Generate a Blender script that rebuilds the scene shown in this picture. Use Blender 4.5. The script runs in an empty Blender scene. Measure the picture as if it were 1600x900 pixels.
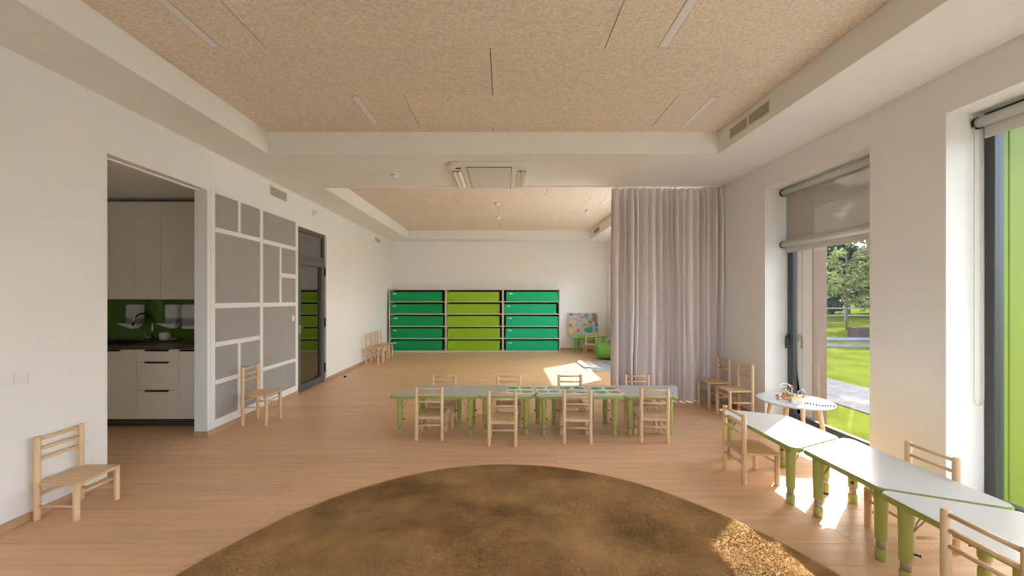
import bpy, bmesh, math, random
from mathutils import Vector, Matrix
random.seed(7)
PI = math.pi
S = bpy.context.scene
C = S.collection

# ------------------------------------------------------------------ camera
cam_d = bpy.data.cameras.new('camera')
cam = bpy.data.objects.new('camera', cam_d); C.objects.link(cam)
cam.location = (0, 0, 1.5); cam.rotation_euler = (PI/2, 0, 0)
cam_d.sensor_width = 36; cam_d.lens = 13.5
cam_d.shift_x = 0.008125; cam_d.shift_y = 0.009375
cam_d.clip_start = 0.05; cam_d.clip_end = 300
S.camera = cam

# ------------------------------------------------------------------ sky, sun, exposure
SUN_EL = math.radians(34.6); SUN_AZ = math.atan2(1.0, 0.88)     # azimuth from +Y towards +X
w = bpy.data.worlds.new('sky'); S.world = w; w.use_nodes = True
wn = w.node_tree.nodes; wl = w.node_tree.links; wn.clear()
sky = wn.new('ShaderNodeTexSky'); sky.sky_type = 'NISHITA'; sky.sun_disc = False
sky.sun_elevation = SUN_EL; sky.sun_rotation = SUN_AZ; sky.air_density = 1.0; sky.dust_density = 2.5; sky.ozone_density = 1.0
tint = wn.new('ShaderNodeMixRGB'); tint.blend_type = 'MIX'; tint.inputs[0].default_value = 0.40
tint.inputs[2].default_value = (3.55, 4.1, 4.95, 1)               # thin bright haze over the blue
bg = wn.new('ShaderNodeBackground'); bg.inputs['Strength'].default_value = 0.95
wo = wn.new('ShaderNodeOutputWorld')
wl.new(sky.outputs[0], tint.inputs[1]); wl.new(tint.outputs[0], bg.inputs['Color']); wl.new(bg.outputs[0], wo.inputs[0])
sd = bpy.data.lights.new('sun', 'SUN'); sd.energy = 14.5; sd.angle = math.radians(0.53); sd.color = (1.0, 0.975, 0.945)
sun = bpy.data.objects.new('sun', sd); C.objects.link(sun)
dirv = Vector((math.sin(SUN_AZ)*math.cos(SUN_EL), math.cos(SUN_AZ)*math.cos(SUN_EL), math.sin(SUN_EL)))
sun.location = (20, 18, 20); sun.rotation_euler = dirv.to_track_quat('Z', 'Y').to_euler()
vs = S.view_settings
vs.view_transform = 'Standard'; vs.look = 'None'; vs.gamma = 1.0; vs.use_curve_mapping = False; vs.exposure = 0.66
S.cycles.use_denoising = True; S.cycles.adaptive_threshold = 0.03
S.cycles.max_bounces = 14; S.cycles.diffuse_bounces = 7; S.cycles.glossy_bounces = 4
S.cycles.transmission_bounces = 8; S.cycles.transparent_max_bounces = 12
S.cycles.sample_clamp_indirect = 8.0

# ------------------------------------------------------------------ materials
MATS = {}
def mat(name, col, rough=0.6, metal=0.0, spec=0.4, var=0.0, vscale=6.0, bump=0.0, bscale=60.0, stretch=(1,1,1), rnd=0.0, col2=None, coords='Object', detail=4.0, trans=0.0):
    m = bpy.data.materials.new(name); m.use_nodes = True
    nt = m.node_tree; n = nt.nodes; l = nt.links
    b = n['Principled BSDF']
    b.inputs['Base Color'].default_value = (*col, 1); b.inputs['Roughness'].default_value = rough
    b.inputs['Metallic'].default_value = metal; b.inputs['Specular IOR Level'].default_value = spec
    if var > 0 or bump > 0 or rnd > 0:
        tc = n.new('ShaderNodeTexCoord'); mp = n.new('ShaderNodeMapping'); mp.inputs['Scale'].default_value = stretch
        l.new(tc.outputs[coords], mp.inputs[0])
        src = mp.outputs[0]
        if rnd > 0:
            oi = n.new('ShaderNodeObjectInfo'); ad = n.new('ShaderNodeVectorMath'); ad.operation = 'MULTIPLY_ADD'
            cb = n.new('ShaderNodeCombineXYZ')
            for k in range(3): l.new(oi.outputs['Random'], cb.inputs[k])
            l.new(cb.outputs[0], ad.inputs[0]); ad.inputs[1].default_value = (37, 91, 53); l.new(src, ad.inputs[2]); src = ad.outputs[0]
    if var > 0:
        no = n.new('ShaderNodeTexNoise'); no.inputs['Scale'].default_value = vscale; no.inputs['Detail'].default_value = detail; no.inputs['Roughness'].default_value = 0.6
        l.new(src, no.inputs['Vector'])
        cr = n.new('ShaderNodeValToRGB'); cr.color_ramp.elements[0].position = 0.3; cr.color_ramp.elements[1].position = 0.7
        c2 = col2 if col2 else tuple(c*(1-var) for c in col)
        cr.color_ramp.elements[0].color = (*c2, 1); cr.color_ramp.elements[1].color = (*tuple(min(1, c*(1+var*0.35)) for c in col), 1)
        l.new(no.outputs['Fac'], cr.inputs[0]); out = cr.outputs[0]
        if rnd > 0:
            hs = n.new('ShaderNodeHueSaturation'); mr = n.new('ShaderNodeMapRange')
            mr.inputs['To Min'].default_value = 1-rnd; mr.inputs['To Max'].default_value = 1+rnd
            l.new(oi.outputs['Random'], mr.inputs['Value']); l.new(mr.outputs[0], hs.inputs['Value']); l.new(out, hs.inputs['Color']); out = hs.outputs[0]
        l.new(out, b.inputs['Base Color'])
    if bump > 0:
        nb = n.new('ShaderNodeTexNoise'); nb.inputs['Scale'].default_value = bscale; nb.inputs['Detail'].default_value = 3
        l.new(src, nb.inputs['Vector'])
        bp = n.new('ShaderNodeBump'); bp.inputs['Strength'].default_value = bump; bp.inputs['Distance'].default_value = 0.01
        l.new(nb.outputs['Fac'], bp.inputs['Height']); l.new(bp.outputs[0], b.inputs['Normal'])
    if trans > 0:
        tl = n.new('ShaderNodeBsdfTranslucent'); mx = n.new('ShaderNodeMixShader'); mx.inputs[0].default_value = trans
        if b.inputs['Base Color'].links: l.new(b.inputs['Base Color'].links[0].from_socket, tl.inputs[0])
        else: tl.inputs[0].default_value = (*col, 1)
        l.new(b.outputs[0], mx.inputs[1]); l.new(tl.outputs[0], mx.inputs[2])
        l.new(mx.outputs[0], n['Material Output'].inputs[0])
    MATS[name] = m
    return m
mat('wall', (0.84, 0.84, 0.83), 0.85, spec=0.2, var=0.03, vscale=1.5, bump=0.04, bscale=120)
mat('white', (0.84, 0.84, 0.83), 0.5)
mat('plastic_white', (0.82, 0.81, 0.79), 0.35)
mat('oak_floor', (0.76, 0.48, 0.285), 0.40, spec=0.35, var=0.15, vscale=2.6, stretch=(0.6, 8, 1), bump=0.03, bscale=40, rnd=0.045, detail=6)
mat('oak_trim', (0.52, 0.34, 0.20), 0.5, var=0.15, vscale=4, stretch=(6, 0.6, 6))
mat('board', (0.86, 0.76, 0.64), 0.9, spec=0.1, var=0.26, vscale=55, stretch=(0.8, 1, 1), bump=0.2, bscale=90, rnd=0.02, detail=8)
mat('pine', (0.77, 0.54, 0.31), 0.45, var=0.12, vscale=5, stretch=(9, 9, 0.8), rnd=0.04)
mat('pine_seat', (0.74, 0.51, 0.29), 0.42, var=0.16, vscale=5, stretch=(9, 0.9, 4), rnd=0.04)
mat('table_top', (0.57, 0.58, 0.57), 0.28, spec=0.35)
mat('table_green', (0.36, 0.39, 0.09), 0.45)
mat('leg_green', (0.40, 0.42, 0.115), 0.4)
mat('far_green', (0.22, 0.55, 0.08), 0.45)
mat('bare_steel', (0.42, 0.34, 0.26), 0.4, metal=0.6)
mat('black', (0.015, 0.015, 0.016), 0.45)
mat('dark_metal', (0.055, 0.058, 0.062), 0.4, spec=0.5)
mat('door_grey', (0.105, 0.10, 0.10), 0.45)
mat('panel_grey', (0.36, 0.35, 0.335), 0.75, var=0.05, vscale=3)
mat('batten', (0.83, 0.83, 0.82), 0.6)
mat('rug', (0.58, 0.355, 0.155), 0.97, spec=0.0, var=0.40, vscale=3.0, bump=1.0, bscale=150, detail=12)
mat('curtain', (0.82, 0.755, 0.74), 0.9, spec=0.1, var=0.06, vscale=30, bump=0.1, bscale=400)
mat('box_green', (0.0, 0.31, 0.085), 0.45, spec=0.3)
mat('box_lime', (0.27, 0.50, 0.008), 0.45, spec=0.3)
mat('box_jade', (0.0, 0.46, 0.19), 0.45, spec=0.3)
mat('shelf_birch', (0.70, 0.61, 0.50), 0.55, var=0.05, vscale=4)
mat('label', (0.85, 0.9, 0.85), 0.5)
mat('vent', (0.62, 0.57, 0.48), 0.6)
mat('vent_wood', (0.50, 0.34, 0.22), 0.6)
mat('slot_dark', (0.05, 0.045, 0.04), 0.8)
mat('ac', (0.82, 0.81, 0.78), 0.4)
mat('ac_grille', (0.68, 0.67, 0.64), 0.6)
mat('lamp_diffuser', (0.82, 0.80, 0.80), 0.4)
mat('aluminium', (0.55, 0.54, 0.53), 0.35, metal=0.7)
mat('cabinet', (0.86, 0.80, 0.69), 0.5)
mat('worktop', (0.10, 0.065, 0.045), 0.35)
mat('plinth', (0.10, 0.08, 0.065), 0.5)
mat('tile_green', (0.10, 0.24, 0.012), 0.25, spec=0.5, var=0.12, vscale=3, rnd=0.06)
mat('grout', (0.10, 0.14, 0.04), 0.9)
mat('chrome', (0.75, 0.75, 0.76), 0.12, metal=1.0)
mat('soap_window', (0.35, 0.34, 0.33), 0.25)
mat('ceramic', (0.78, 0.76, 0.72), 0.2)
mat('wood_fin', (0.23, 0.145, 0.10), 0.7, var=0.14, vscale=4, stretch=(9, 9, 0.6), rnd=0.06)
mat('green_fin', (0.205, 0.25, 0.008), 0.55, var=0.06, vscale=3, stretch=(9, 9, 0.6))
mat('facade', (0.62, 0.58, 0.52), 0.9)
mat('blind_bar', (0.62, 0.60, 0.56), 0.5)
mat('bean_green', (0.15, 0.37, 0.06), 0.55, bump=0.12, bscale=9)
mat('mat_grey', (0.42, 0.46, 0.53), 0.85)
mat('mat_blue', (0.12, 0.28, 0.60), 0.85)
mat('paper', (0.86, 0.87, 0.88), 0.6)
mat('paper_cream', (0.78, 0.78, 0.68), 0.6)
for nm, c in dict(leaf_green=(0.07, 0.42, 0.08), leaf_lime=(0.30, 0.58, 0.04), leaf_pale=(0.32, 0.55, 0.30), leaf_teal=(0.07, 0.38, 0.27), leaf_blue=(0.13, 0.25, 0.62),
                  leaf_red=(0.72, 0.12, 0.10), leaf_orange=(0.78, 0.36, 0.05), ink_purple=(0.22, 0.12, 0.50), ink_blue=(0.08, 0.14, 0.55), ink_red=(0.75, 0.10, 0.07),
                  ink_teal=(0.05, 0.33, 0.33), ink_brown=(0.27, 0.22, 0.13), bead_red=(0.75, 0.12, 0.10), bead_green=(0.10, 0.36, 0.22), bead_yellow=(0.80, 0.55, 0.12),
                  bead_blue=(0.12, 0.22, 0.45), wire=(0.72, 0.74, 0.70)).items():
    mat(nm, c, 0.5)
mat('art_ground', (0.62, 0.50, 0.36), 0.7, var=0.5, vscale=7, col2=(0.30, 0.36, 0.52))
mat('grass', (0.078, 0.092, 0.012), 0.95, spec=0.0, var=0.40, vscale=1.1, bump=0.8, bscale=30, detail=8)
mat('paving', (0.10, 0.097, 0.096), 0.9, spec=0.0, var=0.08, vscale=3, rnd=0.06)
mat('gravel', (0.10, 0.083, 0.075), 0.95, spec=0.0, var=0.15, vscale=6)
mat('stone', (0.11, 0.115, 0.125), 0.9, spec=0.0, var=0.1, vscale=2)
mat('brick_red', (0.06, 0.035, 0.028), 0.9)
mat('bark', (0.16, 0.12, 0.09), 0.95, var=0.3, vscale=8, stretch=(4, 4, 1))
mat('leaf_young', (0.17, 0.20, 0.06), 0.7, var=0.35, vscale=1.6, trans=0.35)
mat('leaf_rust', (0.19, 0.15, 0.09), 0.7, var=0.35, vscale=1.6, trans=0.3)
mat('leaf_dark', (0.022, 0.05, 0.03), 0.8, var=0.45, vscale=0.7, trans=0.25)
mat('rail_white', (0.18, 0.18, 0.175), 0.6)
def glassmat(name, refl, tintc, f0=0.05):
    m = bpy.data.materials.new(name); m.use_nodes = True; nt = m.node_tree; n = nt.nodes; l = nt.links; n.clear()
    o = n.new('ShaderNodeOutputMaterial'); t = n.new('ShaderNodeBsdfTransparent'); t.inputs[0].default_value = (*tintc, 1)
    g = n.new('ShaderNodeBsdfGlossy'); g.inputs['Roughness'].default_value = 0.0; g.inputs['Color'].default_value = (1, 1, 1, 1)
    fr = n.new('ShaderNodeFresnel'); fr.inputs['IOR'].default_value = refl
    mx = n.new('ShaderNodeMixShader')
    l.new(fr.outputs[0], mx.inputs[0]); l.new(t.outputs[0], mx.inputs[1]); l.new(g.outputs[0], mx.inputs[2]); l.new(mx.outputs[0], o.inputs[0])
    MATS[name] = m
glassmat('glass', 1.25, (0.97, 0.98, 0.97))
glassmat('door_glass', 2.6, (0.55, 0.52, 0.48))
def screenmat(name, col, open_):
    m = bpy.data.materials.new(name); m.use_nodes = True; nt = m.node_tree; n = nt.nodes; l = nt.links; n.clear()
    o = n.new('ShaderNodeOutputMaterial'); t = n.new('ShaderNodeBsdfTransparent')
    d = n.new('ShaderNodeBsdfDiffuse'); d.inputs[0].default_value = (*col, 1)
    tl = n.new('ShaderNodeBsdfTranslucent'); tl.inputs[0].default_value = (*col, 1)
    a = n.new('ShaderNodeMixShader'); a.inputs[0].default_value = 0.15; b = n.new('ShaderNodeMixShader'); b.inputs[0].default_value = open_
    l.new(d.outputs[0], a.inputs[1]); l.new(tl.outputs[0], a.inputs[2]); l.new(a.outputs[0], b.inputs[1]); l.new(t.outputs[0], b.inputs[2]); l.new(b.outputs[0], o.inputs[0])
    MATS[name] = m
screenmat('blind_screen', (0.46, 0.43, 0.39), 0.08)
mat('added_sheer', (0.95, 0.95, 0.95), 0.9, spec=0.0, trans=0.8)  # cloth for the added windows, spreads sunlight into the rooms

# ------------------------------------------------------------------ mesh helpers
class MB:
    def __init__(s): s.v = []; s.f = []; s.smooth = []
    def add(s, vs, fs, sm=False):
        o = len(s.v); s.v += [tuple(v) for v in vs]; s.f += [tuple(i+o for i in f) for f in fs]; s.smooth += [sm]*len(fs); return s
    def box(s, x0, x1, y0, y1, z0, z1):
        return s.add([(x0,y0,z0),(x1,y0,z0),(x1,y1,z0),(x0,y1,z0),(x0,y0,z1),(x1,y0,z1),(x1,y1,z1),(x0,y1,z1)],
                     [(0,3,2,1),(4,5,6,7),(0,1,5,4),(1,2,6,5),(2,3,7,6),(3,0,4,7)])
    def tube(s, pts, r, n=10, caps=True):
        pts = [Vector(p) for p in pts]; rs = r if isinstance(r, (list, tuple)) else [r]*len(pts)
        vs = []; fs = []
        t0 = (pts[1]-pts[0]).normalized(); up = Vector((0,0,1)) if abs(t0.z) < 0.9 else Vector((1,0,0))
        a = t0.cross(up).normalized(); b = t0.cross(a)
        for i, p in enumerate(pts):
            t = (pts[min(i+1, len(pts)-1)]-pts[max(i-1, 0)]).normalized()
            a = (a - t*a.dot(t)).normalized(); b = t.cross(a)
            for k in range(n):
                q = 2*PI*k/n; vs.append(p + (a*math.cos(q)+b*math.sin(q))*rs[i])
        for i in range(len(pts)-1):
            for k in range(n):
                k2 = (k+1) % n; fs.append((i*n+k, i*n+k2, (i+1)*n+k2, (i+1)*n+k))
        o = len(s.v); s.add(vs, fs, True)
        if caps:
            m = len(pts)-1
            s.f.append(tuple(o+k for k in reversed(range(n)))); s.smooth.append(False)
            s.f.append(tuple(o+m*n+k for k in range(n))); s.smooth.append(False)
        return s
    def lathe(s, prof, n=16, c=(0,0,0)):
        vs = []; fs = []
        for r, z in prof:
            for k in range(n):
                q = 2*PI*k/n; vs.append((c[0]+r*math.cos(q), c[1]+r*math.sin(q), c[2]+z))
        m = len(prof)
        for i in range(m-1):
            for k in range(n):
                k2 = (k+1) % n; fs.append((i*n+k, i*n+k2, (i+1)*n+k2, (i+1)*n+k))
        o = len(s.v); s.add(vs, fs, True)
        s.f.append(tuple(o+k for k in reversed(range(n)))); s.smooth.append(False)
        s.f.append(tuple(o+(m-1)*n+k for k in range(n))); s.smooth.append(False)
        return s
    def prism(s, poly, z0, z1):
        n = len(poly)
        return s.add([(x,y,z0) for x,y in poly]+[(x,y,z1) for x,y in poly],
                     [tuple(reversed(range(n))), tuple(range(n, 2*n))]+[(i,(i+1)%n,n+(i+1)%n,n+i) for i in range(n)])
    def sphere(s, c, r, n=10, m=6, sc=(1,1,1)):
        prof = []
        vs = [(c[0], c[1], c[2]-r*sc[2])]; fs = []
        for i in range(1, m):
            t = PI*i/m
            for k in range(n):
                q = 2*PI*k/n; vs.append((c[0]+r*sc[0]*math.sin(t)*math.cos(q), c[1]+r*sc[1]*math.sin(t)*math.sin(q), c[2]-r*sc[2]*math.cos(t)))
        vs.append((c[0], c[1], c[2]+r*sc[2]))
        for k in range(n): fs.append((0, 1+(k+1)%n, 1+k))
        for i in range(m-2):
            for k in range(n): fs.append((1+i*n+k, 1+i*n+(k+1)%n, 1+(i+1)*n+(k+1)%n, 1+(i+1)*n+k))
        L = len(vs)-1
        for k in range(n): fs.append((L, 1+(m-2)*n+k, 1+(m-2)*n+(k+1)%n))
        return s.add(vs, fs, True)
    def mesh(s, name, m, bevel=0, seg=2):
        me = bpy.data.meshes.new(name); me.from_pydata(s.v, [], s.f)
        me.polygons.foreach_set('use_smooth', s.smooth)
        if bevel:
            bm = bmesh.new(); bm.from_mesh(me)
            es = [e for e in bm.edges if len(e.link_faces) == 2 and e.calc_face_angle(0) > 0.6]
            bmesh.ops.bevel(bm, geom=es, offset=bevel, segments=seg, affect='EDGES', clamp_overlap=True)
            bm.to_mesh(me); bm.free()
        if m: me.materials.append(MATS[m])
        return me
    def build(s, name, m, parent=None, bevel=0, seg=2, loc=None):
        o = bpy.data.objects.new(name, s.mesh(name, m, bevel, seg)); C.objects.link(o)
        if parent: o.parent = parent
        if loc: o.location = loc
        return o
def B(x0, x1, y0, y1, z0, z1): return MB().box(x0, x1, y0, y1, z0, z1)
def tag(o, label=None, cat=None, group=None, kind=None):
    if label: o['label'] = label
    if cat: o['category'] = cat
    if group: o['group'] = group
    if kind: o['kind'] = kind
    return o
def thing(name, label, cat, loc=(0,0,0), rotz=0, group=None, kind=None):
    o = bpy.data.objects.new(name, None); C.objects.link(o); o.empty_display_size = 0.1
    o.location = loc; o.rotation_euler = (0, 0, rotz)
    return tag(o, label, cat, group, kind)
def dup(root, loc, rotz, label, group=None, scale=None):
    r = root.copy(); C.objects.link(r); r.location = loc; r.rotation_euler = (0, 0, rotz); r['label'] = label
    if group: r['group'] = group
    for ch in list(root.children):
        c = ch.copy(); C.objects.link(c); c.parent = r
        for g in list(ch.children):
            d = g.copy(); C.objects.link(d); d.parent = c
    return r
def struct(o, label=None): return tag(o, label, kind='structure')
def rpoly(pts, r, n=5):
    out = []; m = len(pts)
    for i in range(m):
        p = Vector((*pts[i], 0)); a = (Vector((*pts[i-1], 0))-p).normalized(); b = (Vector((*pts[(i+1) % m], 0))-p).normalized()
        ang = a.angle(b); d = r/math.tan(ang/2); c = p+(a+b).normalized()*(r/math.sin(ang/2))
        s0 = p+a*d-c; s1 = p+b*d-c
        for k in range(n+1):
            t = k/n; q = (s0*(1-t)+s1*t).normalized()*r + c; out.append((q.x, q.y))
    return out

XL, XR, XF = -3.19, 3.15, 2.95         # left wall, right wall, right wall of the far room
YR, YB = -2.6, 10.98                   # rear wall behind the camera, back wall
ZS, ZC = 3.10, 3.34                    # soffit underside, board ceiling underside
BY0, BY1 = 4.27, 5.61                  # cross beam
SXL, SXR = -2.62, 2.39                 # inner faces of the side soffits

# ------------------------------------------------------------------ floor with planks
floor = struct(B(-5.45, 3.5, YR-0.2, YB+0.2, -0.12, -0.012).build('floor', 'oak_floor'), 'pale oak plank floor running through both rooms')
PW = 0.19; row = 0; y = YR
meshcache = {}
while y < YB - 0.01:
    x0 = XL if not (2.0 < y+PW and y < 7.6) else -5.25
    x1 = 3.45 if y < 5.6 else XF
    y1 = min(y+PW, YB)
    if y1 > 1.3:
        x = x0; first = True
        while x < x1-0.01:
            L = random.uniform(0.7, 2.2) if first else 2.2
            first = False
            xe = min(x+L, x1)
            if x1-xe < 0.3: xe = x1
            key = (round(xe-x, 2), round(y1-y, 3))
            if key not in meshcache:
                meshcache[key] = B(0.0006, key[0]-0.0006, 0.0008, key[1]-0.0008, -0.012, 0).mesh('plank', 'oak_floor', 0.0008, 1)
            o = bpy.data.objects.new('plank', meshcache[key]); C.objects.link(o); o.parent = floor; o.location = (x, y, 0)
            x = xe
    y += PW; row += 1
rear_floor = B(XL, 3.45, YR, YR+PW*21, -0.012, -0.0005).build('floor_covering', 'oak_floor', floor)

# ------------------------------------------------------------------ walls
def wall_y(name, m, xa, xb, ya, yb, za, zb, ops, label):
    """wall slab between x=xa..xb that runs along y, with openings (y0,y1,z0,z1)"""
    mb = MB(); yy = ya
    for (a, b, c, d) in sorted(ops):
        if a > yy: mb.box(xa, xb, yy, a, za, zb)
        if c > za+0.02: mb.box(xa, xb, a, b, za, c)
        if d < zb: mb.box(xa, xb, a, b, d, zb)
        yy = b
    if yy < yb: mb.box(xa, xb, yy, yb, za, zb)
    return struct(mb.build(name, m), label)
KO = (3.09, 4.134, 0.0, 2.66)          # kitchen opening
DO = (5.944, 6.91, 0.0, 2.615)         # glass door
wall_y('wall_left', 'wall', XL-0.14, XL, YR, YB+0.2, -0.01, 3.45, [KO, DO], 'white left wall with kitchen opening and glass door')
W1 = (3.305, 4.63, 0.0, 2.81); W2 = (1.80, 2.735, 0.0, 2.81); W3 = (-0.25, 1.25, 0.0, 2.9); W4 = (-2.2, -0.7, 0.0, 2.9)  # last two are unseen windows added for more daylight
wall_y('wall_right', 'wall', XR, 3.5, YR-0.2, BY1, -0.01, 3.45, [W1, W2, W3, W4], 'white right wall with tall recessed windows')
W5 = (8.06, 10.45, 1.06, 2.44); W8 = (5.70, 7.95, 0.1, 3.05)  # second opening is added, out of view, to brighten the far room
wall_y('wall_right_far', 'wall', XF, 3.5, BY1, YB+0.2, -0.01, 3.45, [W5, W8], 'white right wall of the far room behind the curtain')
struct(B(-5.45, 3.5, YB, YB+0.2, -0.01, 3.45).build('wall_back', 'wall'), 'white wall at the back of the far room')
rw = MB(); rw.box(XL, -1.9, YR-0.2, YR, -0.01, 3.45); rw.box(1.9, XR, YR-0.2, YR, -0.01, 3.45); rw.box(-1.9, 1.9, YR-0.2, YR, 3.0, 3.45); rw.box(-1.9, 1.9, YR-0.2, YR, -0.01, 0.9); rw.box(-0.1, 0.1, YR-0.2, YR, 0.9, 3.0)
struct(rw.build('wall_rear', 'wall'), 'white wall behind the viewer with two added windows')
# soffits, beam
struct(B(XL, SXL, YR, YB, ZS, 3.45).build('trim_1', 'wall'), 'white dropped soffit along the left wall')
ops = B(SXR, 3.3, YR, YB, ZS, 3.45); struct(ops.build('trim_2', 'wall'), 'white dropped soffit along the right wall')
struct(B(SXL, SXR, BY0, BY1, ZS, 3.45).build('trim_3', 'wall'), 'white beam crossing the ceiling between the two rooms')
struct(B(SXL, SXR, 10.53, YB, ZS, 3.45).build('trim_4', 'wall'), 'white dropped soffit above the back wall')
struct(MB().box(-2.62, 3.12, 5.50, 5.535, 3.083, 3.10).build('trim_5', 'white'), 'white curtain track under the beam')
# ceiling with boards
ceil = struct(B(-5.45, 3.9, YR-0.4, YB+0.4, 3.45, 3.6).build('ceiling', 'white'), 'ceiling of pale wood fibre boards')
def boards(rows, xa, xb):
    for (ya, yb, j0) in rows:
        xs = [j0]
        while xs[-1] < xb: xs.append(xs[-1]+2.5)
        while xs[0] > xa: xs.insert(0, xs[0]-2.5)
        for a, b in zip(xs[:-1], xs[1:]):
            a = max(a, xa); b = min(b, xb)
            if b-a < 0.02: continue
            key = ('cb', round(b-a, 3), round(yb-ya, 3))
            if key not in meshcache: meshcache[key] = B(0.0035, key[1]-0.0035, 0.0004, key[2]-0.0004, 0, 0.02).mesh('ceiling_board', 'board', 0.0008, 1)
            o = bpy.data.objects.new('ceiling_board', meshcache[key]); C.objects.link(o); o.parent = ceil; o.location = (a, ya, ZC)
RWD = 0.653
rows = [(4.14, BY0, -0.12)]; j = [-0.91, -0.10, 0.746]
yb = 4.14; k = 0
while yb > YR:
    rows.append((max(yb-RWD, YR), yb, j[k % 3])); yb -= RWD; k += 1
boards(rows, SXL, SXR)
rows = []; ya = BY1; k = 1
while ya < 10.52:
    rows.append((ya, min(ya+RWD, 10.53), j[k % 3])); ya += RWD; k += 1
boards(rows, SXL, SXR)
B(SXL, SXR, YR, BY0, ZC+0.022, 3.45).build('ceiling_backing', 'slot_dark', ceil)
B(SXL, SXR, BY1, 10.53, ZC+0.022, 3.45).build('ceiling_backing', 'slot_dark', ceil)
# kitchen and store shells
struct(B(-5.45, -5.25, 1.9, 7.8, -0.01, 3.45).build('wall_kitchen_left', 'wall'), 'kitchen side wall out of sight')
struct(B(-5.25, XL-0.14, 5.03, 5.23, -0.01, 3.45).build('wall_kitchen_back', 'grout'), 'kitchen wall behind the green tiles')
struct(B(-5.25, XL-0.14, 1.9, 2.1, -0.01, 3.45).build('wall_kitchen_near', 'wall'), 'kitchen wall nearest the viewer')
struct(B(-5.25, XL-0.14, 7.6, 7.8, -0.01, 3.45).build('wall_corridor', 'wall'), 'wall of the corridor behind the glass door')
kc = struct(MB().box(-5.25, XL-0.14, 2.1, 5.03, 2.715, 2.80).build('trim_6', 'wall'), 'lowered kitchen ceiling')
B(XL-0.115, XL-0.085, KO[0], KO[1], 2.645, 2.66).build('sliding_track', 'white', kc)
B(-4.6, -3.33, 3.56, 3.58, 2.708, 2.715).build('joint_strip', 'white', kc)
# baseboards
bb = struct(MB().box(XL, XL+0.014, YR, KO[0], 0.001, 0.06).build('baseboard_left', 'oak_trim', bevel=0.002), 'low oak baseboard along the left wall')
mb = MB(); mb.box(XL, XL+0.014, KO[1]-0.014, DO[0], 0.001, 0.06); mb.box(XL-0.14, XL, KO[1]-0.014, KO[1]-0.0005, 0.001, 0.06)
mb.build('baseboard_section', 'oak_trim', bb, 0.002)
B(XL, XL+0.014, DO[1], YB, 0.001, 0.06).build('baseboard_section', 'oak_trim', bb, 0.002)
struct(B(XL+0.014, XF, YB-0.014, YB, 0.001, 0.06).build('baseboard_back', 'oak_trim', bevel=0.002), 'low oak baseboard along the back wall')
mb = MB(); mb.box(XR-0.014, XR, W1[1], 5.4, 0.001, 0.06); mb.box(XR-0.014, XR, W2[1], W1[0], 0.001, 0.06)
struct(mb.build('baseboard_right', 'oak_trim', bevel=0.002), 'low oak baseboard along the right wall')

# ------------------------------------------------------------------ windows in the right wall
def fin(parent, yc, m, side):
    y0, y1 = (yc, yc+0.04) if side > 0 else (yc-0.04, yc)
    for a, b in ((3.503, 3.597), (3.602, 3.727), (3.732, 3.90)):
        B(a, b, y0, y1, -0.1, 2.95).build('side_board', m, parent, 0.004, 1)
def window(n, W, m_fin, label, transom=True, handle=True):
    y0, y1, z0, z1 = W
    t = thing('window_%d' % n, label, None, (0, 0, 0), 0, kind='structure')
    f = MB(); xa, xb = 3.42, 3.49
    f.box(xa, xb, y0, y0+0.06, 0.0, z1); f.box(xa, xb, y1-0.06, y1, 0.0, z1)
    f.box(xa, xb, y0+0.06, y1-0.06, 0.0, 0.09); f.box(xa, xb, y0+0.06, y1-0.06, z1-0.07, z1)
    if transom: f.box(xa, xb, y0+0.06, y1-0.06, 2.10, 2.19)
    f.build('frame', 'dark_metal', t, 0.004, 1)
    if handle:
        s = MB(); a, b, c, d = y0+0.06, y1-0.06, 0.09, 2.10
        s.box(3.405, 3.45, a, a+0.045, c, d); s.box(3.405, 3.45, b-0.045, b, c, d); s.box(3.405, 3.45, a+0.045, b-0.045, c, c+0.05); s.box(3.405, 3.45, a+0.045, b-0.045, d-0.05, d)
        s.build('sash', 'dark_metal', t, 0.004, 1)
        h = MB(); h.box(3.385, 3.405, b-0.04, b-0.005, 0.99, 1.07); h.tube([(3.39, b-0.022, 1.05), (3.355, b-0.022, 1.05), (3.345, b-0.022, 1.03), (3.345, b-0.022, 0.90)], 0.011, 8)
        h.build('handle', 'black', t)
        B(3.43, 3.436, y0+0.10, y1-0.10, 0.135, 2.06).build('pane', 'glass', t)
        B(3.45, 3.456, y0+0.055, y1-0.055, 2.185, z1-0.065).build('pane', 'glass', t)
    else:
        B(3.45, 3.456, y0+0.055, y1-0.055, 0.085, z1-0.065).build('pane', 'glass', t)
    fin(t, y1, m_fin, 1); fin(t, y0, m_fin, -1)
    B(3.503, 3.90, y0-0.04, y1+0.04, 2.952, 2.99).build('head_board', m_fin, t, 0.004, 1)
    B(3.16, 3.42, y0+0.001, y1-0.001, 0.0005, 0.02).build('sill', 'white', t)
    return t
window(1, W1, 'wood_fin', 'tall dark framed window with bare wood side boards outside')
window(2, W2, 'green_fin', 'tall dark framed window with lime green side boards outside', transom=False, handle=False)
for n, W_ in ((3, W3), (4, W4)):  # unseen windows added so their blinds diffuse sun into the near room
    t = window(n, W_, 'wood_fin', 'added unseen window with a drawn sheer blind beside the viewer', transom=False, handle=False)
    B(3.30, 3.3015, W_[0]+0.004, W_[1]-0.004, 0.02, 2.895).build('added_sheer_blind', 'added_sheer', t)
t = thing('window_5', 'far room window with raised sill behind the curtain', None, kind='structure')
f = MB(); y0, y1, z0, z1 = W5
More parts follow.
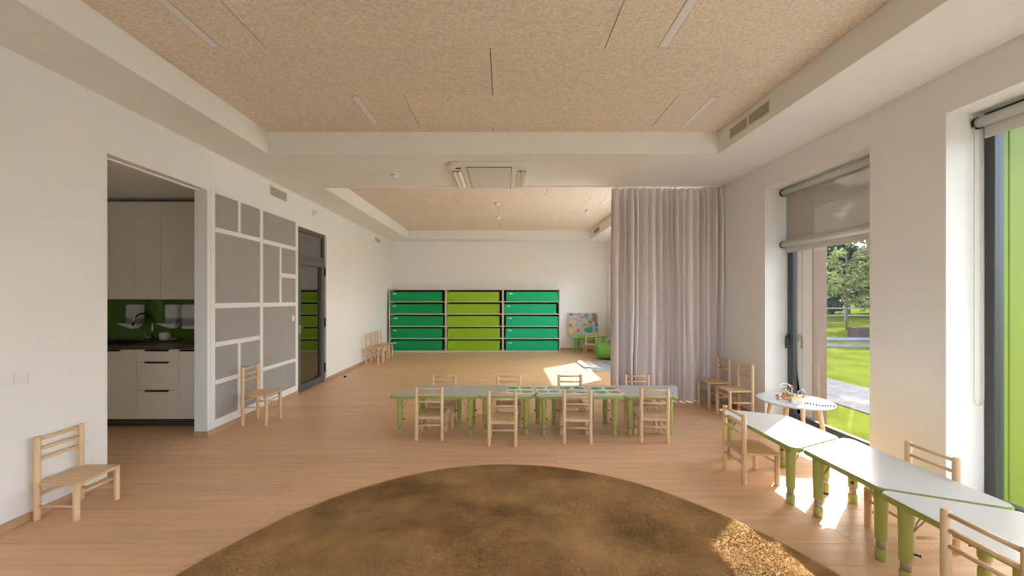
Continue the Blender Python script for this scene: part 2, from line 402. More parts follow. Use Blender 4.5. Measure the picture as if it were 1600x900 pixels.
f.box(3.25, 3.31, y0, y0+0.06, z0, z1); f.box(3.25, 3.31, y1-0.06, y1, z0, z1); f.box(3.25, 3.31, y0+0.06, y1-0.06, z0, z0+0.05); f.box(3.25, 3.31, y0+0.06, y1-0.06, z1-0.05, z1)
f.build('frame', 'dark_metal', t, 0.003, 1); B(3.28, 3.285, y0+0.055, y1-0.055, z0+0.045, z1-0.045).build('pane', 'glass', t)
t = thing('window_8', 'added far room window with a sheer blind, hidden behind the curtain', None, kind='structure')  # unseen, added as a soft light source for the far room
f = MB(); y0, y1, z0, z1 = W8
f.box(3.30, 3.36, y0, y0+0.06, z0, z1); f.box(3.30, 3.36, y1-0.06, y1, z0, z1); f.box(3.30, 3.36, y0+0.06, y1-0.06, z0, z0+0.05); f.box(3.30, 3.36, y0+0.06, y1-0.06, z1-0.05, z1)
f.build('frame', 'dark_metal', t, 0.003, 1); B(3.33, 3.335, y0+0.055, y1-0.055, z0+0.045, z1-0.045).build('pane', 'glass', t)
B(3.24, 3.2415, y0+0.005, y1-0.005, z0+0.005, z1-0.002).build('added_sheer_blind', 'added_sheer', t)
for n, (a, b) in ((6, (-1.9, -0.1)), (7, (0.1, 1.9))):  # pair of unseen windows added behind the camera to raise indoor light
    t = thing('window_%d' % n, 'added daylight window behind the viewer', None, kind='structure')
    f = MB(); f.box(a, a+0.06, YR-0.15, YR-0.09, 0.9, 3.0); f.box(b-0.06, b, YR-0.15, YR-0.09, 0.9, 3.0); f.box(a+0.06, b-0.06, YR-0.15, YR-0.09, 0.9, 0.96); f.box(a+0.06, b-0.06, YR-0.15, YR-0.09, 2.94, 3.0)
    f.build('frame', 'dark_metal', t, 0.003, 1); B(a+0.055, b-0.055, YR-0.125, YR-0.12, 0.955, 2.945).build('pane', 'glass', t)

# ------------------------------------------------------------------ glass door in the left wall
t = thing('door_1', 'dark grey framed glass door with transom light', None, kind='structure')
xa, xb = XL-0.10, XL-0.03
f = MB(); y0, y1, z1 = DO[0], DO[1], DO[3]
f.box(xa, xb, y0, y0+0.045, 0, z1); f.box(xa, xb, y1-0.045, y1, 0, z1); f.box(xa, xb, y0+0.045, y1-0.045, z1-0.06, z1); f.box(xa, xb, y0+0.045, y1-0.045, 2.12, 2.20)
f.build('frame', 'door_grey', t, 0.003, 1)
g = MB(); a, b = y0+0.047, y1-0.047
g.box(xa, xb+0.012, a, a+0.085, 0.008, 2.115); g.box(xa, xb+0.012, b-0.085, b, 0.008, 2.115); g.box(xa, xb+0.012, a+0.085, b-0.085, 2.03, 2.115); g.box(xa, xb+0.012, a+0.085, b-0.085, 0.008, 0.11)
leaf = g.build('leaf', 'door_grey', t, 0.003, 1)
B(XL-0.065, XL-0.057, a+0.08, b-0.08, 0.10, 2.035).build('pane', 'door_glass', leaf)
B(XL-0.065, XL-0.057, y0+0.04, y1-0.04, 2.19, z1-0.055).build('transom_pane', 'door_glass', t)
for z in (0.25, 1.06, 1.96): MB().tube([(xb+0.022, y1-0.045, z-0.08), (xb+0.022, y1-0.045, z+0.08)], 0.014, 10).build('hinge', 'black', leaf)
hd = MB(); hd.box(xb+0.012, xb+0.02, a+0.025, a+0.06, 0.93, 1.07); hd.tube([(xb+0.02, a+0.042, 1.03), (xb+0.045, a+0.042, 1.03), (xb+0.05, a+0.05, 1.03), (xb+0.05, a+0.075, 1.03)], 0.008, 8); hd.build('handle', 'aluminium', leaf)

# ------------------------------------------------------------------ storage wall of the far room
def storage():
    X0, X1, Y0, Y1 = -3.13, 1.535, 10.47, 10.93
    zs = [0.055, 0.395, 0.727, 1.06, 1.395]; top = 1.73; cols = [-3.13, -1.58, -0.02, 1.535]
    mats = ['box_green', 'box_lime', 'box_jade']; words = ['deep green', 'lime green', 'jade green']
    offs = [[0.005, 0.005, 0.03, 0.0, 0.0], [0.015, 0.02, 0.005, 0.01, 0.0], [0.05, 0.04, 0.05, 0.0, 0.06]]
    rown = ['bottom', 'second lowest', 'middle', 'second highest', 'top']
    for c in range(3):
        a, b = cols[c]+0.002, cols[c+1]-0.002
        u = thing('storage_shelf', 'birch shelf unit holding five %s boxes at the back wall' % words[c], 'shelf', ((a+b)/2, (Y0+Y1)/2, 0), 0, 'storage shelves on the back wall')
        hw = (b-a)/2; hd = (Y1-Y0)/2
        for s_ in (-1, 1):
            x = s_*(hw-0.011); B(x-0.011, x+0.011, -hd, hd, 0, top).build('side_panel', 'shelf_birch', u)
        B(-hw+0.022, hw-0.022, hd-0.008, hd, 0.05, top).build('back_panel', 'slot_dark', u)
        B(-hw+0.022, hw-0.022, -hd, hd-0.008, top-0.022, top).build('top_panel', 'shelf_birch', u)
        for z in zs: B(-hw+0.022, hw-0.022, -hd, hd-0.008, z-0.022, z).build('shelf_board', 'shelf_birch', u)
        B(-hw+0.022, hw-0.022, -hd+0.015, -hd+0.03, 0.002, zs[0]-0.022).build('plinth', 'shelf_birch', u)
        for r in range(5):
            zb = zs[r]+0.001; W = 2*hw-0.044-0.085; x0 = (a+b)/2-hw+0.022+0.006+offs[c][r]; h = 0.262
            bx = thing('storage_box', '%s storage box in the %s row of its shelf' % (words[c], rown[r]), 'box', (x0+W/2, Y0+0.24, zb), 0, 'boxes on the storage shelves')
            m = MB(); m.box(-W/2, W/2, -0.23, -0.218, 0, h); m.box(-W/2, W/2, 0.168, 0.18, 0, h); m.box(-W/2, -W/2+0.012, -0.218, 0.168, 0, h); m.box(W/2-0.012, W/2, -0.218, 0.168, 0, h); m.box(-W/2+0.012, W/2-0.012, -0.218, 0.168, 0, 0.01)
            m.build('body', mats[c], bx, 0.004, 1)
            B(-W/2+0.08, -W/2+0.17, -0.2335, -0.2302, h-0.062, h-0.042).build('label', 'label' if c != 1 else 'leaf_lime', bx)
storage()

# ------------------------------------------------------------------ chairs
def make_chair(name, big):
    H, SZ, W, D = (0.68, 0.365, 0.275, 0.275) if big else (0.562, 0.255, 0.268, 0.265)
    t = thing(name, 'x', 'chair'); r = 0.0185
    w, d = W/2, D/2
    for sx in (-1, 1):
        MB().lathe([(r*0.94, 0), (r, 0.006), (r, H-0.008), (r*0.7, H)], 14, (sx*w, -d, 0)).build('leg', 'pine', t)
        MB().lathe([(r*0.94, 0), (r, 0.006), (r, SZ-0.019)], 14, (sx*w, d, 0)).build('leg', 'pine', t)
        z = 0.215 if big else 0.092
        MB().tube([(sx*w, -d+0.012, z), (sx*w, d-0.012, z)], 0.0085, 10).build('stretcher', 'pine', t)
    for z in ((0.285 if big else 0.17),):
        MB().tube([(-w+0.012, d, z), (w-0.012, d, z)], 0.0085, 10).build('stretcher', 'pine', t)
        MB().tube([(-w+0.012, -d, z-0.01), (w-0.012, -d, z-0.01)], 0.0095, 10).build('stretcher', 'pine', t)
    for z in (H-0.02, H-0.088, H-0.157):
        MB().tube([(-w+0.010, -d, z), (w-0.010, -d, z)], 0.0105, 10).build('back_rail', 'pine', t)
    poly = rpoly([(-w-0.012, -d+0.012), (w+0.012, -d+0.012), (w+0.02, d+0.024), (-w-0.02, d+0.024)], 0.022)
    MB().prism(poly, SZ-0.019, SZ).build('seat', 'pine_seat', t, 0.005, 2)
    MB().box(-w+0.012, w-0.012, -d-0.012, -d+0.014, SZ-0.03, SZ-0.002).build('seat_rail', 'pine', t, 0.004, 1)
    return t
small = make_chair('toddler_chair', False); large = make_chair('child_chair', True)
R = lambda a: math.radians(a)
used = {'s': False, 'b': False}
def chair(kind, x, y, rz, label, group=None):
    src = small if kind == 's' else large
    if not used[kind]:
        used[kind] = True; src.location = (x, y, 0); src.rotation_euler = (0, 0, rz); src['label'] = label
        if group: src['group'] = group
        return src
    return dup(src, (x, y, 0), rz, label, group)
EAST, WEST = -PI/2, PI/2
G = 'low pine chairs at the far row of tables'
# near side of the row of tables (backs to the viewer)
chair('s', -0.784, 4.168, 0, 'low pine chair with its back to the viewer at the leftmost table', G)
chair('s', -0.012, 4.008, R(-1), 'low pine chair pulled nearest the viewer, second from the left', G)
chair('s', 0.764, 4.078, R(-3), 'low pine chair in front of the printed leaf sheets', G)
chair('s', 1.574, 4.11, R(-5), 'low pine chair with its back to the viewer at the rightmost table', G)
# far side
chair('s', -0.728, 4.552, PI, 'low pine chair behind the leftmost table, only its back rails showing', G)
chair('s', 0.062, 4.56, PI, 'low pine chair behind the table, second from the left in the far side', G)
chair('s', 0.807, 4.552, PI, 'low pine chair behind the leaf sheets, seen against the sunlit floor', G)
chair('s', 1.615, 4.552, PI+R(-4), 'low pine chair behind the rightmost table, seen against the curtain', G)
# by the left wall
chair('s', -3.012, 2.722, EAST, 'low pine chair alone against the near left wall below the switches')
chair('b', -2.915, 4.63, EAST, 'taller pine chair standing alone before the grey wall panels')
for k, (yy, lab) in enumerate(((8.745, 'nearest'), (9.11, 'middle'), (9.53, 'farthest'))):
    chair('b', -2.945, yy, EAST+R((-2, 1, 0)[k]), 'taller pine chair by the far left wall, %s of the three in line' % lab, 'pine chairs lined up by the far left wall')
# by the curtain
chair('b', 2.885, 5.275, WEST, 'taller pine chair pushed up against the curtain', 'pine chairs beside the curtain')
chair('b', 2.895, 4.82, WEST, 'taller pine chair against the right wall, nearer than its neighbour by the curtain', 'pine chairs beside the curtain')
# along the window tables
G = 'low pine chairs at the window tables'
chair('s', 2.062, 3.216, EAST, 'low pine chair at the farthest window table, half in the sun', G)
chair('s', 2.522, 2.385, WEST, 'low pine chair between the middle window table and the wall pier', G)
chair('s', 2.097, 1.572, EAST, 'low pine chair cut off at the lower right corner', G)

# ------------------------------------------------------------------ trapezoid tables
def make_table(name, top='table_top', edge='table_green', legm='leg_green', half=False):
    t = thing(name, 'x', 'table'); L, Sh, D = 0.51, 0.275, 0.26; ZT = 0.44
    pts = [(-L, -D), (L, -D), (Sh, D), (-Sh, D)]
    MB().prism(rpoly(pts, 0.05, 6), ZT-0.032, ZT-0.002).build('edge_band', edge, t, 0.006, 2)
    ins = [(-L+0.008, -D+0.005), (L-0.008, -D+0.005), (Sh-0.004, D-0.005), (-Sh+0.004, D-0.005)]
    MB().prism(rpoly(ins, 0.046, 6), ZT-0.004, ZT).build('tabletop', top, t)
    for (x, y, ax, ay) in ((-L+0.125, -D+0.062, 1, 1), (L-0.125, -D+0.062, -1, 1), (Sh-0.055, D-0.07, -1, -1), (-Sh+0.055, D-0.07, 1, -1)):
        lg = MB().lathe([(0.0265, 0.115), (0.028, 0.12), (0.031, 0.36), (0.034, ZT-0.032)], 16).build('leg', legm, t, loc=(x, y, 0))
        MB().lathe([(0.0225, 0.05), (0.0225, 0.14)], 12).build('inner_tube', 'bare_steel', lg)
        MB().lathe([(0.023, 0), (0.0275, 0.006), (0.0275, 0.06), (0.0235, 0.07)], 14).build('foot', legm, lg)
        n = Vector((ax, ay, 0)).normalized()
        MB().tube([(n.x*0.022, n.y*0.022, 0.165), (n.x*0.05, n.y*0.05, 0.165), (n.x*0.055, n.y*0.055, 0.165)], [0.005, 0.005, 0.010], 8).build('adjusting_knob', 'black', lg)
        br = MB()
        for q in (-0.6, 0.6):
            u = Vector((n.x*math.cos(q)-n.y*math.sin(q), n.x*math.sin(q)+n.y*math.cos(q), 0))
            br.tube([(n.x*0.028, n.y*0.028, 0.28), (u.x*0.05, u.y*0.05, 0.32), (u.x*0.10, u.y*0.10, ZT-0.033)], 0.003, 6)
        br.build('wire_brace', 'bare_steel', lg)
    return t
tab = make_table('trapezoid_table')
G = 'green legged tables in the far row'
def table(x, y, rz, label, group, first=[True]):
    if first[0]:
        first[0] = False; tab.location = (x, y, 0); tab.rotation_euler = (0, 0, rz); tab['label'] = label; tab['group'] = group; return tab
    return dup(tab, (x, y, 0), rz, label, group)
table(-0.748, 4.39, 0, 'leftmost trapezoid table of the far row, bare pale top and green legs', G)
table(0.022, 4.388, PI, 'second trapezoid table from the left, one leaf sheet on its right end', G)
table(0.822, 4.38, 0, 'third trapezoid table of the far row, covered in leaf sheets', G)
table(1.595, 4.38, PI, 'rightmost trapezoid table of the far row, beside the curtain', G)
G = 'green legged tables along the windows'
table(2.29, 3.185, -PI/2, 'farthest trapezoid table along the windows, half in bright sun', G)
table(2.352, 2.42, PI/2, 'middle trapezoid table along the windows with a sun and shade line across it', G)
table(2.31, 1.632, -PI/2, 'nearest trapezoid table along the windows, cut by the picture edge', G)

# ------------------------------------------------------------------ leaf sheets on the far row
def leaf(parent, x, y, rz, L, W, m, z=0.0012):
    n = 12; pts = []
    for k in range(n):
        q = 2*PI*k/n; pts.append((math.cos(q)*L/2, math.sin(q)*W/2*(1-0.25*math.cos(q))))
    c, s_ = math.cos(rz), math.sin(rz)
    pts = [(x+p*c-q*s_, y+p*s_+q*c) for p, q in pts]
    return MB().prism(pts, z, z+0.0006).build('printed_leaf', m, parent)
sheets = [(0.19, 4.41, 0.31, 0.39, 'leftmost printed leaf sheet, with blue and orange tinged leaves', [('leaf_green', 'leaf_teal'), ('leaf_lime', 'leaf_blue'), ('leaf_green', 'leaf_teal'), ('leaf_lime', 'leaf_orange')], 0.01),
          (0.500, 4.41, 0.26, 0.36, 'pale printed leaf sheet lying across the table joint', [('leaf_pale', 'leaf_pale')]*4, 0.03),
          (0.80, 4.40, 0.32, 0.38, 'printed leaf sheet with teal and pale green leaves, behind a chair back', [('leaf_green', 'leaf_pale'), ('leaf_green', 'leaf_teal'), ('leaf_pale', 'leaf_teal'), ('leaf_teal', 'leaf_blue')], -0.02),
          (1.165, 4.385, 0.33, 0.38, 'rightmost printed leaf sheet, with red tipped green leaves', [('leaf_teal', 'leaf_teal'), ('leaf_green', 'leaf_red'), ('leaf_green', 'leaf_lime'), ('leaf_lime', 'leaf_red')], 0.0)]
for (x, y, a, b, lab, cols, rz) in sheets:
    s_ = thing('leaf_sheet', lab, 'paper', (x, y, 0.4402), rz, 'printed leaf sheets on the tables')
    B(-a/2, a/2, -b/2, b/2, 0, 0.0012).build('sheet', 'paper', s_)
    for k, (px, py) in enumerate(((-a*0.25, b*0.25), (a*0.25, b*0.25), (-a*0.24, -b*0.23), (a*0.24, -b*0.23))):
        leaf(s_, px, py, 0.15*(-1)**k, a*0.44, b*0.30, cols[k][0])
        leaf(s_, px+(a*0.09 if k % 2 else -a*0.10), py+b*0.02, 0.15*(-1)**k, a*0.22, b*0.19, cols[k][1], 0.0018)

# ------------------------------------------------------------------ rug
n = 160; prof = [(1.0, 0.001), (1.0, 0.014), (0.994, 0.021), (0.985, 0.024)]
rb = MB(); vs_ = []; fs_ = []
for s_, z in prof:
    for k in range(n):
        q = 2*PI*k/n; vs_.append((1.925*s_*math.cos(q), 2.211*s_*math.sin(q), z))
for i in range(len(prof)-1):
    for k in range(n): fs_.append((i*n+k, i*n+(k+1)%n, (i+1)*n+(k+1)%n, (i+1)*n+k))
fs_.append(tuple(range((len(prof)-1)*n, len(prof)*n)))
rb.add(vs_, fs_, False)
rug = tag(rb.build('round_rug', 'rug', loc=(0.025, 1.209, 0)), 'large round brown shag rug in the foreground', 'rug')
def pile():
    import numpy as np
    from mathutils import noise
    rg = np.random.default_rng(4); N = 300000
    q = rg.uniform(-1, 1, (N*2, 2)); q = q[(q**2).sum(1) < 0.99]; q[:, 0] *= 1.905; q[:, 1] *= 2.19; q = q[q[:, 1] > -0.3][:N]
    n_ = len(q); gx, gy = 80, 60
    X = np.linspace(-2, 2, gx); Y = np.linspace(-0.4, 2.3, gy)
    F = np.array([[[noise.noise((x*1.5, y*2.6, z)) + 0.6*noise.noise((x*4.2, y*6.0, z+5)) for z in (0.0, 9.0)] for x in X] for y in Y])
    ix = np.clip(((q[:, 0]+2)/4*(gx-1)).astype(int), 0, gx-1); iy = np.clip(((q[:, 1]+0.4)/2.7*(gy-1)).astype(int), 0, gy-1)
    ln = F[iy, ix]*0.026 + rg.normal(0, 0.005, (n_, 2))
    h = rg.uniform(0.005, 0.009, n_); a = rg.uniform(0, 2*np.pi, n_); wd = 0.0032
    V = np.zeros((n_, 3, 3)); dx = np.cos(a)*wd; dy = np.sin(a)*wd
    V[:, 0] = np.c_[q[:, 0]-dx, q[:, 1]-dy, np.full(n_, 0.0235)]; V[:, 1] = np.c_[q[:, 0]+dx, q[:, 1]+dy, np.full(n_, 0.0235)]
    V[:, 2] = np.c_[q[:, 0]+ln[:, 0], q[:, 1]+ln[:, 1], 0.0235+h]
    me = bpy.data.meshes.new('pile'); me.vertices.add(n_*3); me.vertices.foreach_set('co', V.reshape(-1))
    me.loops.add(n_*3); me.loops.foreach_set('vertex_index', np.arange(n_*3, dtype=np.int32))
    me.polygons.add(n_); me.polygons.foreach_set('loop_start', np.arange(0, n_*3, 3, dtype=np.int32)); me.update(calc_edges=True)
    me.materials.append(MATS['rug']); o = bpy.data.objects.new('pile', me); C.objects.link(o); o.parent = rug; o['kind'] = 'stuff'
pile()

# ------------------------------------------------------------------ curtain
def curtain():
    t = thing('curtain', 'floor length mauve grey curtain gathered across the right half of the passage', 'curtain', (2.345, 5.525, 0))
    nx, nz = 640, 30; Wd = 1.60; Ht = 3.075
    rnd = random.Random(5)
    ph = []; x = 0
    while x < 1.2: 
        p = rnd.uniform(0.045, 0.10); ph.append((x, p, rnd.uniform(0.6, 1.0))); x += p
    tot = x
    def wave(u):
        s = u*tot; 
        for (x0, p, a) in ph:
            if s < x0+p or (x0, p, a) == ph[-1]:
                q = math.sin(2*PI*(s-x0)/p); return a*math.copysign(abs(q)**0.7, q)
        return 0
    vs = []; fs = []
    for j in range(nz+1):
        v = j/nz; z = 0.008+(Ht-0.008)*v
        amp = 0.078+0.012*(1-v)
        if v > 0.955: amp *= 0.55
        for i in range(nx+1):
            u = i/nx
            uu = min(1, max(0, u+0.010*math.sin(3.1*v+7*u)*(1-v)+0.004*math.sin(11*v+31*u)*(1-v)))
            yy = amp*wave(uu) + 0.012*math.sin(9*u+2*v)*(1-v)
            if v > 0.955: yy += 0.008*math.sin(u*230)
            xx = (u-0.5)*Wd + 0.012*math.sin(2*PI*u*21+1.0)*(1-0.4*v)
            vs.append((xx, yy, z))
    for j in range(nz):
        for i in range(nx):
            a = j*(nx+1)+i; fs.append((a, a+1, a+nx+2, a+nx+1))
    MB().add(vs, fs, True).build('drape', 'curtain', t)
    hd = MB()
    k = 0; x = -Wd/2+0.02
    for i in range(22):
        xx = -Wd/2+0.03+i*(Wd-0.06)/21
        hd.tube([(xx, 0.015, Ht-0.03), (xx, 0.018, Ht+0.018)], 0.006, 6)
    hd.build('hooks', 'white', t)
curtain()

# ------------------------------------------------------------------ grey panel display on the left wall
t = thing('wall_panel_display', 'patchwork of grey wall panels set between white strips', 'wall panel', (XL, 5.05, 0))
def lwbox(x0, x1, ya, yb, za, zb): return B(x0, x1, ya-5.05, yb-5.05, za, zb)
P = [(4.234, 4.598, 2.28, 2.652), (4.647, 5.012, 2.28, 2.652), (5.08, 5.869, 2.275, 2.648), (4.234, 5.012, 1.438, 2.225), (5.08, 5.447, 1.432, 2.218), (5.505, 5.869, 1.855, 2.216),
     (5.505, 5.869, 1.43, 1.788), (4.234, 5.012, 1.007, 1.378), (5.077, 5.872, 0.576, 1.373), (4.234, 4.594, 0.589, 0.952), (4.646, 5.011, 0.155, 0.948), (4.234, 4.594, 0.156, 0.534), (5.077, 5.872, 0.15, 0.522)]
for (ya, yb, za, zb) in P: lwbox(0.0005, 0.006, ya, yb, za, zb).build('panel', 'panel_grey', t)
Bt = [(4.172, 5.935, 2.652, 2.70), (4.172, 5.935, 0.065, 0.152), (4.172, 4.231, 0.152, 2.652), (5.872, 5.938, 0.152, 2.652), (5.015, 5.075, 0.152, 2.652),
      (4.234, 5.012, 2.227, 2.278), (4.601, 4.644, 2.28, 2.652), (5.08, 5.869, 2.22, 2.272), (5.45, 5.502, 1.432, 2.216), (5.505, 5.869, 1.79, 1.853),
      (4.234, 5.012, 1.38, 1.436), (5.08, 5.869, 1.376, 1.43), (4.234, 5.012, 0.955, 1.005), (4.598, 4.642, 0.155, 0.952), (4.234, 4.594, 0.537, 0.586), (5.08, 5.869, 0.525, 0.573)]
for (ya, yb, za, zb) in Bt: lwbox(0.0005, 0.011, ya, yb, za, zb).build('strip', 'batten', t, 0.001, 1)

# ------------------------------------------------------------------ switches, vents on the left wall
def switch(name, y, z, label, group=None, n=1, x=XL):
    s_ = thing(name, label, 'switch', (x, y, z), 0, group)
    for k in range(n):
        o = (k-(n-1)/2)*0.071
        B(0, 0.009, o-0.035, o+0.035, -0.041, 0.041).build('plate', 'plastic_white', s_, 0.003, 2)
        B(0.009, 0.0125, o-0.025, o+0.025, -0.027, 0.027).build('rocker', 'plastic_white', s_, 0.002, 1)
switch('light_switch', 2.53, 0.965, 'white triple light switch on the near left wall above the low chair', None, 3)
switch('light_switch', 5.80, 1.185, 'small white light switch on the grey panels beside the glass door', None, 1, XL+0.006)
def grille(name, loc, w, h, n, label, rot, m='vent', frame=None, cats='vent', mid=False):
    """slatted grille in local X (width) / Z (height), facing local -Y"""
    s_ = thing(name, label, cats, loc, rot, None)
    fm = MB(); e = 0.014
    fm.box(-w/2-e, w/2+e, -0.008, 0, h/2, h/2+e); fm.box(-w/2-e, w/2+e, -0.008, 0, -h/2-e, -h/2); fm.box(-w/2-e, -w/2, -0.008, 0, -h/2, h/2); fm.box(w/2, w/2+e, -0.008, 0, -h/2, h/2)
    if mid: fm.box(-0.012, 0.012, -0.008, 0, -h/2, h/2)
    fm.build('frame', frame or m, s_)
    B(-w/2, w/2, -0.002, -0.0005, -h/2, h/2).build('backing', 'slot_dark', s_)
    for k in range(n):
        z = -h/2+(k+0.5)*h/n
        MB().add([(-w/2, -0.007, z-h/n*0.46), (w/2, -0.007, z-h/n*0.46), (w/2, -0.003, z+h/n*0.36), (-w/2, -0.003, z+h/n*0.36),
                  (-w/2, -0.004, z-h/n*0.46), (w/2, -0.004, z-h/n*0.46), (w/2, -0.0022, z+h/n*0.36), (-w/2, -0.0022, z+h/n*0.36)],
                 [(0,1,2,3),(7,6,5,4),(0,4,5,1),(3,2,6,7),(0,3,7,4),(1,5,6,2)]).build('slat', m, s_)
grille('air_vent', (XL, 5.44, 2.965), 0.40, 0.125, 9, 'cream slatted air vent high on the left wall near the beam', PI/2, 'vent', 'white')
grille('air_vent', (XL, 9.72, 2.95), 0.42, 0.105, 6, 'small slatted air vent high on the far left wall', PI/2, 'vent', 'white')
grille('air_vent', (SXR, 3.75, 3.222), 0.60, 0.105, 6, 'long slatted air vent in the side of the right soffit, two halves', -PI/2, 'vent', 'wall', mid=True)
grille('air_vent', (SXR, 9.85, 3.225), 0.55, 0.105, 6, 'brownish slatted air vent in the far room soffit', -PI/2, 'vent_wood', 'wall')
s_ = thing('wall_sensor', 'small square sensor box high on the left wall beyond the beam', 'sensor', (XL, 6.46, 2.93))
B(0, 0.03, -0.055, 0.055, -0.05, 0.05).build('housing', 'plastic_white', s_, 0.006, 2); B(0.03, 0.032, -0.03, 0.03, -0.025, 0.03).build('lens', 'vent', s_)

# ------------------------------------------------------------------ ceiling lights, detectors, air conditioner
def lamp(x, ya, yb, label, w=0.062):
    s_ = thing('linear_light', label, 'ceiling light', (x, (ya+yb)/2, ZC), 0, 'recessed linear ceiling lights')
    L = (yb-ya)/2; e = 0.004; z0, z1 = -0.004, -0.0004
    m = MB(); m.box(-w/2-e, -w/2, -L-e, L+e, z0, z1); m.box(w/2, w/2+e, -L-e, L+e, z0, z1); m.box(-w/2, w/2, -L-e, -L, z0, z1); m.box(-w/2, w/2, L, L+e, z0, z1)
    m.build('trim_frame', 'aluminium', s_)
    B(-w/2, w/2, -L, L, -0.0035, -0.0006).build('diffuser', 'lamp_diffuser', s_)
lamp(-2.11, 1.56, 2.82, 'near left linear ceiling light running out of the top edge')
lamp(1.168, 1.56, 2.82, 'near right linear ceiling light running out of the top edge')
lamp(-1.355, 3.51, 4.07, 'short linear ceiling light before the beam on the left')
lamp(1.935, 3.52, 4.09, 'short linear ceiling light before the beam on the right, near the vent')
lamp(-1.38, 7.05, 7.58, 'far room linear ceiling light left of the middle')
lamp(1.95, 7.0, 7.55, 'far room linear ceiling light nearest the curtain top')
lamp(1.17, 8.5, 9.0, 'far room linear ceiling light, second from the curtain')
lamp(-2.1, 8.5, 9.0, 'far room linear ceiling light beside the left soffit')
def detector(x, y, z, label):
    s_ = thing('smoke_detector', label, 'smoke detector', (x, y, z), 0, 'smoke detectors')
    MB().lathe([(0.03, -0.048), (0.042, -0.04), (0.048, -0.024), (0.052, -0.016), (0.055, -0.0005)], 18).build('body', 'plastic_white', s_)
    MB().lathe([(0.049, -0.023), (0.0505, -0.019)], 18).build('slot_ring', 'slot_dark', s_)
detector(-1.41, 4.97, ZS, 'white smoke detector under the beam left of the air conditioner')
detector(-0.13, 7.46, ZC, 'white smoke detector in the middle of the far ceiling, nearer one')
detector(-0.13, 8.80, ZC, 'white smoke detector in the middle of the far ceiling, farther one')
detector(1.77, 8.09, ZC, 'white smoke detector on the far ceiling toward the curtain')
a_ = thing('air_conditioner', 'white square ceiling cassette air conditioner under the beam', 'air conditioner', (-0.176, 5.03, ZS))
MB().prism(rpoly([(-0.49, -0.515), (0.49, -0.515), (0.49, 0.515), (-0.49, 0.515)], 0.09, 6), -0.038, -0.0005).build('panel', 'ac', a_, 0.014, 3)
B(-0.275, 0.275, -0.44, 0.46, -0.0395, -0.036).build('recess', 'slot_dark', a_)
gr = B(-0.268, 0.268, -0.425, 0.455, -0.046, -0.039).build('intake_grille', 'ac_grille', a_, 0.003, 1)
for k in range(18): B(-0.25, 0.25, -0.41+k*0.048, -0.395+k*0.048, -0.0475, -0.0455).build('grille_rib', 'ac', gr)
for s2 in (-1, 1):
    B(s2*0.395-0.055, s2*0.395+0.055, -0.30, 0.38, -0.0395, -0.036).build('outlet', 'slot_dark', a_)
    for q in (-0.028, 0.026):
        lv = MB().box(-0.026, 0.026, -0.29, 0.37, -0.004, 0.004).build('louver', 'ac', a_, 0.002, 1)
        lv.location = (s2*0.395+q, 0, -0.046); lv.rotation_euler = (0, s2*R(24), 0)
MB().prism(rpoly([(-0.41, -0.405), (-0.34, -0.42), (-0.335, -0.375), (-0.405, -0.36)], 0.015, 4), -0.040, -0.036).build('sensor_eye', 'black', a_)

# ------------------------------------------------------------------ kitchen
def unit(x0, x1, name, label, kind):
    u = thing(name, label, 'cabinet', ((x0+x1)/2, 4.72, 0), 0, 'base cabinets of the kitchen')
    w = (x1-x0)/2; yf = -0.31
    B(-w+0.001, w-0.001, yf+0.02, 0.305, 0.10, 0.905).build('body', 'cabinet', u)
    B(-w+0.001, w-0.001, yf+0.07, yf+0.085, 0.002, 0.0995).build('plinth', 'plinth', u)
    def front(nm, za, zb, hx):
        d = B(-w+0.002, w-0.002, yf, yf+0.019, za+0.0015, zb-0.0015).build(nm, 'cabinet', u, 0.0015, 1)
        m = MB(); m.box(hx[0], hx[1], yf-0.014, yf+0.01, zb-0.004, zb+0.003); m.box(hx[0], hx[1], yf-0.016, yf-0.012, zb-0.016, zb+0.003)
        m.build('handle', 'black', d)
    if kind == 'drawers':
        for za, zb in ((0.11, 0.437), (0.437, 0.762), (0.762, 0.90)): front('drawer', za, zb, (-0.135, 0.135))
    elif kind == 'left': front('door', 0.11, 0.90, (-w+0.24, w-0.18))
    else: front('door', 0.11, 0.90, (-w+0.02, w-0.06))
unit(-5.24, -4.22, 'base_cabinet', 'cream kitchen base cabinet with a plain door under the sink', 'left')
unit(-4.218, -3.732, 'drawer_cabinet', 'cream kitchen cabinet with three drawers and black edge pulls', 'drawers')
unit(-3.73, -3.335, 'base_cabinet', 'cream kitchen base cabinet beside the wall end', 'right')
wt = MB(); wt.box(-5.245, -4.90, 4.395, 5.018, 0.912, 0.948); wt.box(-4.46, -3.333, 4.395, 5.018, 0.912, 0.948); wt.box(-4.90, -4.46, 4.395, 4.46, 0.912, 0.948); wt.box(-4.90, -4.46, 4.80, 5.018, 0.912, 0.948)
tag(wt.build('worktop', 'worktop'), 'dark brown kitchen worktop in front of the green tiles', 'worktop')
sk = thing('kitchen_sink', 'black sink let into the kitchen worktop', 'sink', (-4.68, 4.63, 0.948))
m = MB(); m.box(-0.24, 0.24, -0.185, -0.155, 0.0005, 0.008); m.box(-0.24, 0.24, 0.155, 0.185, 0.0005, 0.008); m.box(-0.24, -0.205, -0.155, 0.155, 0.0005, 0.008); m.box(0.205, 0.24, -0.155, 0.155, 0.0005, 0.008)
m.build('rim', 'black', sk, 0.002, 1)
